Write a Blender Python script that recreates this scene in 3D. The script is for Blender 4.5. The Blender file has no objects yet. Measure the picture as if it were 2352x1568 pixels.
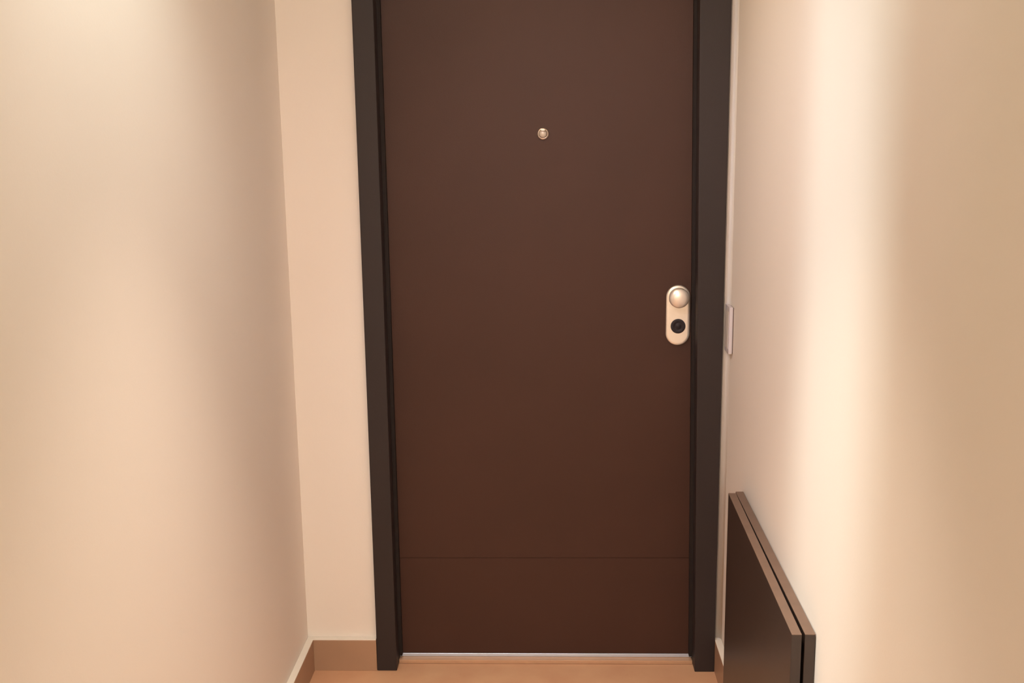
import bpy, bmesh, math
from mathutils import Matrix, Vector

S = bpy.context.scene
C = S.collection

# ------------------------------------------------------------------ camera
F_PX, PITCH, YAW, ROLL = 2500.04, 0.19719, -0.03217, -0.01229
CAM = Vector((0.50858, -2.97429, 1.59209))
fw = Vector((math.sin(YAW) * math.cos(PITCH), math.cos(YAW) * math.cos(PITCH), -math.sin(PITCH)))
rt0 = Vector((math.cos(YAW), -math.sin(YAW), 0))
up0 = rt0.cross(fw)
rt = math.cos(ROLL) * rt0 + math.sin(ROLL) * up0
up = -math.sin(ROLL) * rt0 + math.cos(ROLL) * up0
cam = bpy.data.cameras.new('camera')
cam.sensor_width = 36.0
cam.lens = 36.0 * F_PX / 2352.0
cam.clip_start = 0.02
co = bpy.data.objects.new('camera', cam)
C.objects.link(co)
m = Matrix((rt, up, -fw)).transposed().to_4x4()
m.translation = CAM
co.matrix_world = m
S.camera = co

# ------------------------------------------------------------------ world, lights, exposure
w = bpy.data.worlds.new('world')
S.world = w
w.use_nodes = True
w.node_tree.nodes['Background'].inputs[0].default_value = (1, .8, .6, 1)
w.node_tree.nodes['Background'].inputs[1].default_value = 0.0
S.view_settings.view_transform = 'Standard'
S.view_settings.look = 'None'
S.view_settings.gamma = 1
S.view_settings.use_curve_mapping = False
S.view_settings.exposure = 0.0

CEIL = 2.62
def lamp(name, kind, loc, energy, col, target=None, **kw):
    d = bpy.data.lights.new(name, kind)
    d.energy = energy
    d.color = col
    for k, v in kw.items():
        setattr(d, k, v)
    o = bpy.data.objects.new(name, d)
    C.objects.link(o)
    o.location = loc
    if target is not None:
        o.rotation_euler = (Vector(target) - Vector(loc)).to_track_quat('-Z', 'Y').to_euler()
    return o

# ceiling light over the entrance (a diffuse part and its beam), added unseen fills for walls, corners and door,
# the unseen far hall lamp for even fill, and an added lamp that throws a band through the wall gap
lamp('entrance_downlight', 'AREA', (.40, -1.18, CEIL - .03), 2.8, (1, .94, .65), (.40, -1.18, 0), shape='DISK', size=.12)
lamp('entrance_spot', 'SPOT', (.40, -1.20, CEIL - .04), 164.0, (1, .85, .70), (.40, -1.20, 0), spot_size=math.radians(60), spot_blend=1, shadow_soft_size=.04)
lamp('entrance_fill', 'SPOT', (.0, -1.20, CEIL - .04), 42.0, (.88, 1, .94), (.0, -1.20, 0), spot_size=math.radians(85), spot_blend=1, shadow_soft_size=.04)  # unseen fill added over the entrance
lamp('threshold_fill', 'SPOT', (.0, -.60, CEIL - .04), 20.0, (1, .66, .25), (1.0, -.3, 1.1), spot_size=math.radians(80), spot_blend=1, shadow_soft_size=.05)  # unseen fill added to lift the right wall near the door
lamp('right_corner_fill', 'SPOT', (-.05, -1.60, CEIL - .04), 57.0, (.84, .85, 1), (1.0, -.15, .9), spot_size=math.radians(60), spot_blend=1, shadow_soft_size=.05)  # added to brighten the right corner, no fitting there
lamp('left_corner_fill', 'SPOT', (.85, -1.50, CEIL - .04), 16.0, (1, .80, .72), (-.2, -.25, .8), spot_size=math.radians(55), spot_blend=1, shadow_soft_size=.05)  # added to brighten the left corner, no fitting there
lamp('door_fill', 'SPOT', (.40, -2.40, CEIL - .04), 36.0, (1, .70, .76), (.40, 0, .9), spot_size=math.radians(70), spot_blend=1, shadow_soft_size=.05)  # unseen fill added for the door and far corners
lamp('far_hall_lamp', 'POINT', (.40, -5.6, 2.2), 99.0, (1, .96, .77), shadow_soft_size=.15)
lamp('added_band_lamp', 'SPOT', (-1.436, -2.62, 1.75), 124.0, (.84, 1, .97), (-.27, -1.86, 1.35), spot_size=math.radians(75), spot_blend=.5, shadow_soft_size=.11)  # unseen lamp added to throw the bright band on the right wall

# ------------------------------------------------------------------ materials
def mat(name, col, rough=.6, metal=0., spec=.5, coat=0., coat_rough=.2, mott=0., mscale=6., bump=0., bscale=300.):
    M = bpy.data.materials.new(name)
    M.use_nodes = True
    nt = M.node_tree
    b = nt.nodes['Principled BSDF']
    b.inputs['Base Color'].default_value = (*col, 1)
    b.inputs['Roughness'].default_value = rough
    b.inputs['Metallic'].default_value = metal
    b.inputs['Specular IOR Level'].default_value = spec
    b.inputs['Coat Weight'].default_value = coat
    b.inputs['Coat Roughness'].default_value = coat_rough
    tc = nt.nodes.new('ShaderNodeTexCoord')
    if mott:
        n = nt.nodes.new('ShaderNodeTexNoise')
        n.inputs['Scale'].default_value = mscale
        n.inputs['Detail'].default_value = 5
        nt.links.new(tc.outputs['Object'], n.inputs['Vector'])
        r = nt.nodes.new('ShaderNodeValToRGB')
        r.color_ramp.elements[0].position = .3
        r.color_ramp.elements[1].position = .7
        r.color_ramp.elements[0].color = (*[c * (1 - mott) for c in col], 1)
        r.color_ramp.elements[1].color = (*[min(1, c * (1 + mott)) for c in col], 1)
        nt.links.new(n.outputs['Fac'], r.inputs['Fac'])
        nt.links.new(r.outputs['Color'], b.inputs['Base Color'])
    if bump:
        n = nt.nodes.new('ShaderNodeTexNoise')
        n.inputs['Scale'].default_value = bscale
        n.inputs['Detail'].default_value = 3
        nt.links.new(tc.outputs['Object'], n.inputs['Vector'])
        bp = nt.nodes.new('ShaderNodeBump')
        bp.inputs['Strength'].default_value = bump
        bp.inputs['Distance'].default_value = .001
        nt.links.new(n.outputs['Fac'], bp.inputs['Height'])
        nt.links.new(bp.outputs['Normal'], b.inputs['Normal'])
    return M

M_WALL = mat('wall_paint', (.86, .79, .73), .75, spec=.25, bump=.15, bscale=180)
M_CEIL = mat('ceiling_paint', (.86, .82, .76), .85, spec=.2, mott=.01)
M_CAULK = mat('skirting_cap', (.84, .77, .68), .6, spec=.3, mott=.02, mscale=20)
M_SKIRT = mat('skirting_tile', (.42, .26, .17), .4, spec=.4, mott=.07, mscale=5)
M_SILL = mat('threshold_stone', (.56, .33, .20), .35, spec=.5, mott=.05, mscale=12)
M_DOOR = mat('door_laminate', (.056, .023, .016), .5, spec=.3, bump=.25, bscale=420, mott=.06, mscale=3)
M_FRAME = mat('frame_laminate', (.031, .022, .022), .5, spec=.3, bump=.25, bscale=420, mott=.05, mscale=4)
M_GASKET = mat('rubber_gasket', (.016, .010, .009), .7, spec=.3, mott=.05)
M_ALU = mat('brushed_aluminium', (.66, .74, .90), .4, metal=.6, mott=.03, mscale=40)
M_NICKEL = mat('satin_nickel', (.86, .78, .70), .34, metal=.65, mott=.02, mscale=60)
M_POLISH = mat('polished_nickel', (.44, .35, .30), .28, metal=.9, mott=.02, mscale=60)
M_BLACK = mat('black_lock_cylinder', (.028, .022, .026), .6, spec=.25, mott=.3, mscale=400)
M_GLASS = mat('peephole_lens', (.52, .44, .37), .3, metal=.2, mott=.02)
M_BOARD = mat('board_laminate', (.040, .026, .021), .38, spec=.5, mott=.06, mscale=5, bump=.15, bscale=350)
M_BOARD_LIT = mat('board_top_lit', (.17, .105, .075), .45, spec=.5, mott=.08, mscale=25)  # lighter copy of the board laminate, light from above put into the colour
M_SWITCH = mat('switch_plastic', (.70, .64, .60), .4, spec=.5, mott=.01)
M_SWEDGE = mat('switch_surround', (.62, .57, .60), .4, spec=.5, mott=.01)
M_SWSHADE = mat('switch_shade_line', (.16, .12, .11), .7, spec=.2)  # dark colour standing in for the shadow gap behind the plate

# large floor tiles with hairline joints
def floor_mat():
    M = mat('floor_tile', (.66, .37, .215), .38, spec=.45)
    nt = M.node_tree
    b = nt.nodes['Principled BSDF']
    tc = nt.nodes.new('ShaderNodeTexCoord')
    mp = nt.nodes.new('ShaderNodeMapping')
    mp.inputs['Location'].default_value = (.19, -.045, 0)
    nt.links.new(tc.outputs['Object'], mp.inputs['Vector'])
    br = nt.nodes.new('ShaderNodeTexBrick')
    br.offset = 0
    br.inputs['Scale'].default_value = 1
    br.inputs['Brick Width'].default_value = 1.2
    br.inputs['Row Height'].default_value = .60
    br.inputs['Mortar Size'].default_value = .0018
    br.inputs['Mortar Smooth'].default_value = .3
    br.inputs['Color1'].default_value = (.66, .37, .215, 1)
    br.inputs['Color2'].default_value = (.645, .36, .21, 1)
    br.inputs['Mortar'].default_value = (.36, .19, .11, 1)
    nt.links.new(mp.outputs[0], br.inputs['Vector'])
    n = nt.nodes.new('ShaderNodeTexNoise')
    n.inputs['Scale'].default_value = 9
    n.inputs['Detail'].default_value = 6
    nt.links.new(tc.outputs['Object'], n.inputs['Vector'])
    mx = nt.nodes.new('ShaderNodeMix')
    mx.data_type = 'RGBA'
    mx.blend_type = 'OVERLAY'
    mx.inputs['Factor'].default_value = .25
    nt.links.new(br.outputs['Color'], mx.inputs[6])
    nt.links.new(n.outputs['Fac'], mx.inputs[7])
    nt.links.new(mx.outputs[2], b.inputs['Base Color'])
    return M
M_FLOOR = floor_mat()

# ------------------------------------------------------------------ mesh helpers
def box(bm, x0, x1, y0, y1, z0, z1):
    v = [bm.verts.new((x, y, z)) for x in (x0, x1) for y in (y0, y1) for z in (z0, z1)]
    for f in ((0, 1, 3, 2), (4, 6, 7, 5), (0, 4, 5, 1), (2, 3, 7, 6), (0, 2, 6, 4), (1, 5, 7, 3)):
        bm.faces.new([v[i] for i in f])
    return v

def obj(name, bm, material, parent=None, loc=(0, 0, 0), bevel=0., seg=2, smooth=False):
    bmesh.ops.recalc_face_normals(bm, faces=bm.faces)
    me = bpy.data.meshes.new(name)
    bm.to_mesh(me)
    bm.free()
    for mt in (material if isinstance(material, (list, tuple)) else [material]):
        me.materials.append(mt)
    if smooth:
        for p in me.polygons:
            p.use_smooth = True
    o = bpy.data.objects.new(name, me)
    C.objects.link(o)
    o.location = loc
    if parent:
        o.parent = parent
    if bevel:
        b = o.modifiers.new('bevel', 'BEVEL')
        b.width = bevel
        b.segments = seg
        b.limit_method = 'ANGLE'
        b.angle_limit = math.radians(40)
    return o

def boxobj(name, dims, material, parent=None, bevel=0., seg=2):
    bm = bmesh.new()
    if isinstance(dims[0], (int, float)):
        dims = [dims]
    for d in dims:
        box(bm, *d)
    return obj(name, bm, material, parent, bevel=bevel, seg=seg)

def struct(o, label, cat):
    o['kind'] = 'structure'
    o['label'] = label
    o['category'] = cat
    return o

def empty(name, loc):
    o = bpy.data.objects.new(name, None)
    o.empty_display_size = .1
    C.objects.link(o)
    o.location = loc
    return o

def lathe(bm, prof, cx, cy, cz, n=64):
    """surface of revolution about the -Y axis; prof = [(radius, distance towards viewer)]"""
    rings = []
    for r, h in prof:
        if r < 1e-6:
            rings.append([bm.verts.new((cx, cy - h, cz))])
        else:
            rings.append([bm.verts.new((cx + r * math.cos(2 * math.pi * k / n), cy - h, cz + r * math.sin(2 * math.pi * k / n))) for k in range(n)])
    for a, b in zip(rings, rings[1:]):
        for k in range(n):
            k2 = (k + 1) % n
            if len(a) == 1 and len(b) == 1:
                continue
            if len(a) == 1:
                bm.faces.new((a[0], b[k], b[k2]))
            elif len(b) == 1:
                bm.faces.new((a[k], b[0], a[k2]))
            else:
                bm.faces.new((a[k], b[k], b[k2], a[k2]))
    for f in bm.faces:
        f.smooth = True

# ------------------------------------------------------------------ room shell
XL, XR, YB, YF = -.208, 1.018, .02, -7.2      # painted wall faces
DX0, DX1 = 0.0, 0.998                         # outer edges of the door frame
DTOP = 2.16
T = .12
SKH, SKT = .100, .020

struct(boxobj('floor', (-2.6, 1.3, -7.4, .30, -.10, 0), M_FLOOR), 'warm tan tiled floor at the foot of the door', 'floor')
struct(boxobj('ceiling', (-2.6, 1.3, -7.4, .30, CEIL, CEIL + .1), M_CEIL), 'plain pale ceiling above the entrance hall', 'ceiling')
# back wall with the door opening cut out of it; the plaster is slightly rounded into the right wall
bm = bmesh.new()
for d in ((XL - T, DX0 + .012, YB, YB + .2, 0, CEIL), (DX1 - .012, XR + T, YB, YB + .2, 0, CEIL),
          (DX0 + .012, DX1 - .012, YB, YB + .2, DTOP - .012, CEIL)):
    box(bm, *d)
for (xc, sgn, rad) in ((XR, -1, .0165),):
    cols = []
    for k in range(11):
        a = math.pi / 2 * k / 10
        x = xc + sgn * (rad - rad * math.cos(a))
        y = YB - rad + rad * math.sin(a)
        cols.append((bm.verts.new((x, y, 0)), bm.verts.new((x, y, CEIL))))
    c0, c1 = bm.verts.new((xc, YB, 0)), bm.verts.new((xc, YB, CEIL))
    for a, b in zip(cols, cols[1:]):
        bm.faces.new((a[0], b[0], b[1], a[1])).smooth = True
    bm.faces.new([c[0] for c in cols] + [c0])
    bm.faces.new([c[1] for c in cols] + [c1])
    bm.faces.new((cols[0][0], cols[0][1], c1, c0))
    bm.faces.new((cols[-1][0], cols[-1][1], c1, c0))
struct(obj('wall_back', bm, M_WALL), 'narrow cream painted wall strip between the left wall and the dark door frame', 'wall')
struct(boxobj('wall_right', (XR, XR + T, YF - .12, YB, 0, CEIL), M_WALL), 'long cream painted wall at the right with a bright vertical band of light', 'wall')
# left wall: a narrow gap added out of view, sized to shape the added lamp's light into a band
GY0, GY1 = -2.02, -1.71
struct(boxobj('wall_left', [(XL - T, XL, GY1, YB, 0, CEIL), (XL - T, XL, YF - .12, GY0, 0, CEIL), (XL - T, XL, GY0, GY1, 2.2, CEIL)], M_WALL),
       'cream painted wall at the left, shaded towards the corner', 'wall')
struct(boxobj('wall_front', (-2.6, XR, YF - .12, YF, 0, CEIL), M_WALL), 'cream end wall of the hall behind the viewer', 'wall')
struct(boxobj('wall_added_room', [(-2.6, -2.5, YF, -1.1, 0, CEIL), (-2.5, XL - T, -1.2, -1.1, 0, CEIL)], M_WALL), 'cream walls of an added unseen side room beyond the left wall', 'wall')  # unseen room added around the lamp behind the gap

# skirting: stone face with a painted cap strip on top
def skirt(name, d, label):
    x0, x1, y0, y1 = d
    o = struct(boxobj(name, (x0, x1, y0, y1, 0, SKH - .003), M_SKIRT, bevel=.0008, seg=1), label, 'baseboard')
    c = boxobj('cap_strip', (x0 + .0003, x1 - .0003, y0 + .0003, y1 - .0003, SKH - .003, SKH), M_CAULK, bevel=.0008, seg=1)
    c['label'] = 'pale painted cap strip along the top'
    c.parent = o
    return o
skirt('baseboard_left', (XL, XL + SKT, GY1, YB - SKT), 'brown stone baseboard running along the foot of the left wall')
skirt('baseboard_back', (XL, DX0 - .001, YB - SKT, YB), 'short brown stone baseboard between the left wall and the door frame')
skirt('baseboard_right', (XR - SKT, XR, -.262, YB), 'short brown stone baseboard on the right wall between door frame and boards')
skirt('baseboard_right', (XR - SKT, XR, YF, -1.06), 'brown stone baseboard along the right wall on the near side of the boards')

# ------------------------------------------------------------------ the door
door = struct(empty('door_1', ((DX0 + DX1) / 2, .05, 0)), 'tall dark brown flush entrance door in a black-brown frame', 'door')
D0 = Vector(door.location)
LEAF_Y = .070
def dpart(name, bm, material, parent=None, **kw):
    """geometry given in world coordinates, stored relative to the door's base"""
    for v in bm.verts:
        v.co -= D0
    return obj(name, bm, material, parent or door, **kw)

# casing: two uprights and a head, with the recessed stop behind the face
bm = bmesh.new()
box(bm, DX0, .058, 0, .20, 0, DTOP - .058)
v = box(bm, .940, DX1, 0, .20, 0, DTOP - .058)
box(bm, DX0, DX1, 0, .20, DTOP - .058, DTOP)
for q in v:                                  # the right upright's inner edge runs slightly out of plumb
    if abs(q.co.x - .940) < 1e-5:
        q.co.x = .940 if q.co.z < .01 else .912
fr = dpart('door_frame', bm, M_FRAME, bevel=.0022, seg=3)
fr['label'] = 'matt black-brown door frame'

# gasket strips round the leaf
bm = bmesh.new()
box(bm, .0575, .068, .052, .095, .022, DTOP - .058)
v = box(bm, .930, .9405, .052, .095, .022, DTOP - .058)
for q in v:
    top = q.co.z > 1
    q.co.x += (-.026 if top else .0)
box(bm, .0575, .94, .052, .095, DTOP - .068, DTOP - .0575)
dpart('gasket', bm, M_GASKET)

# leaf: two stacked faces with a hairline groove between them
bm = bmesh.new()
LZ0, GZ, LZ1 = .0225, .3285, DTOP - .06
box(bm, .0600, .9385, LEAF_Y, LEAF_Y + .05, LZ0, GZ - .0007)
box(bm, .0600, .9385, LEAF_Y, LEAF_Y + .05, GZ + .0007, LZ1)
box(bm, .0600, .9385, LEAF_Y + .0015, LEAF_Y + .05, GZ - .0007, GZ + .0007)
lf = dpart('leaf', bm, M_DOOR)

# metal sweep and stone threshold below the leaf
bm = bmesh.new()
box(bm, .0585, .9395, LEAF_Y - .001, LEAF_Y + .045, .0115, .0215)
sw = dpart('door_sweep', bm, M_ALU, bevel=.0006, seg=1)
sw['label'] = 'bright metal strip under the leaf'
bm = bmesh.new()
box(bm, .0585, .9395, .047, .14, 0.0, .0110)
th = dpart('threshold', bm, M_SILL, bevel=.0010, seg=2)
th['label'] = 'tan stone threshold strip'

# peephole
px, pz = .5028, 1.5646
bm = bmesh.new()
lathe(bm, [(0, 0), (.0165, 0), (.0168, .0015), (.0160, .0035), (.0135, .0048), (.0118, .0050), (.0112, .0035), (0, .0030)], px, LEAF_Y, pz)
pe = dpart('peephole', bm, M_POLISH)
bm = bmesh.new()
lathe(bm, [(0.0108, .0028), (.0104, .0062), (.0088, .0082), (.0050, .0095), (0, .0098)], px, LEAF_Y, pz)
dpart('peephole_cover', bm, M_GLASS, pe).parent = pe
pe.children[0].location = (0, 0, 0)
bm = bmesh.new()
box(bm, px - .0052, px + .0052, LEAF_Y - .0135, LEAF_Y - .0030, pz + .0085, pz + .0118)
dpart('cover_tab', bm, M_NICKEL, pe, bevel=.0008)

# lock: stadium-shaped plate, domed knob, black key cylinder
cx, cz, R, H = .8800, 1.0572, .0335, .0855
bm = bmesh.new()
def stadium(r, hh, y):
    vs = []
    n = 28
    for k in range(n + 1):
        a = math.pi * k / n
        vs.append(bm.verts.new((cx + r * math.cos(a), y, cz + hh + r * math.sin(a))))
    for k in range(n + 1):
        a = math.pi + math.pi * k / n
        vs.append(bm.verts.new((cx + r * math.cos(a), y, cz - hh + r * math.sin(a))))
    return vs
hh = H - R
rings = [stadium(R, hh, LEAF_Y), stadium(R, hh, LEAF_Y - .0060), stadium(R - .0008, hh, LEAF_Y - .0078),
         stadium(R - .0030, hh, LEAF_Y - .0090), stadium(R - .0070, hh, LEAF_Y - .0094)]
for a, b in zip(rings, rings[1:]):
    for k in range(len(a)):
        k2 = (k + 1) % len(a)
        bm.faces.new((a[k], a[k2], b[k2], b[k])).smooth = True
bm.faces.new(rings[-1])
bm.faces.new(rings[0][::-1])
plate = dpart('lock_plate', bm, M_NICKEL)
plate['label'] = 'satin nickel rounded lock plate'
PF = LEAF_Y - .0094
bm = bmesh.new()
kz = cz + hh + .0010
lathe(bm, [(0.012, 0), (.012, .010), (.0190, .012), (.0270, .016), (.0282, .0190), (.0283, .0225), (.0272, .0260), (.0235, .0295), (.0165, .0322), (.008, .0337), (0, .0341)], cx, PF, kz)
kn = dpart('knob', bm, M_NICKEL, plate)
bm = bmesh.new()
lathe(bm, [(0.0208, 0), (.0208, .0016), (.0204, .0022), (.0120, .0022), (.0117, .0016), (.0075, .0016), (.0072, .0026), (0, .0026)], cx + .0005, PF, cz - .0305)
cy = dpart('key_cylinder', bm, M_BLACK, plate)
cy['label'] = 'black round key cylinder'

# ------------------------------------------------------------------ switch plate on the right wall
sw = empty('light_switch', (XR, -.005, 1.032))
sw['label'] = 'pale flush switch plate on the right wall close beside the door frame'
sw['category'] = 'light switch'
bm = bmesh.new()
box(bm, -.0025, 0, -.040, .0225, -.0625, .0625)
o = obj('back_shadow', bm, M_SWSHADE, sw)
o['label'] = 'dark strip painted as the shadow behind the plate'
bm = bmesh.new()
box(bm, -.0125, -.0025, -.0415, .0240, -.0650, .0650)
obj('surround', bm, M_SWEDGE, sw, bevel=.0016)
bm = bmesh.new()
box(bm, -.0138, -.0125, -.033, .0155, -.052, .052)
obj('rocker', bm, M_SWITCH, sw, bevel=.0008)

# ------------------------------------------------------------------ two boards standing on edge by the right wall
def board(label, x_near, x_far, y_near, y_far, z_near, z_far, t, eb=.0012):
    e = empty('wood_board', ((x_near + x_far) / 2 + t / 2, (y_near + y_far) / 2, 0))
    e['label'] = label
    e['category'] = 'board'
    e['group'] = 'dark boards standing on edge by the right wall'
    O = Vector(e.location)
    def solid(a0, a1, y0, y1, z0, zn, zf, u0=0., u1=1.):
        """slab between the near and far end; a0/a1 = offsets across the thickness"""
        bm = bmesh.new()
        vs = []
        for (f, yy, zt) in ((u0, y0, zn), (u1, y1, zf)):
            xb = x_near + (x_far - x_near) * f
            for a in (a0, a1):
                for z in (z0, zt):
                    vs.append(bm.verts.new(Vector((xb + a, yy, z)) - O))
        for f in ((0, 1, 3, 2), (4, 6, 7, 5), (0, 4, 5, 1), (2, 3, 7, 6), (0, 2, 6, 4), (1, 5, 7, 3)):
            bm.faces.new([vs[i] for i in f])
        return bm
    obj('panel', solid(0, t, y_near + eb, y_far - eb, 0, z_near - eb, z_far - eb), M_BOARD, e)
    # edge strips: top one with light from above painted in, near end plain
    bt = obj('top_edge', solid(.0003, t - .0003, y_near, y_far, z_near - eb, z_near, z_far), M_BOARD_LIT, e)
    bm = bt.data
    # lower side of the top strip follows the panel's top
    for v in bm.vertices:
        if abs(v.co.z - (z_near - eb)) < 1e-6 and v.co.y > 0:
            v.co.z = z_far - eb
    bt['label'] = 'top edge, lighter brown for light falling from above'
    en = obj('end_edge', solid(.0003, t - .0003, y_near, y_near + eb, 0, z_near - eb, z_near - eb, 0, 0), M_BOARD, e)
    return e
board('dark brown board standing on edge, the one on the room side whose broad face shows', .970, .970, -1.046, -.314, .6375, .6630, .0192)
board('dark brown board standing on edge, squeezed between the other board and right wall', .9964, .9964, -1.040, -.268, .6350, .6510, .0200)
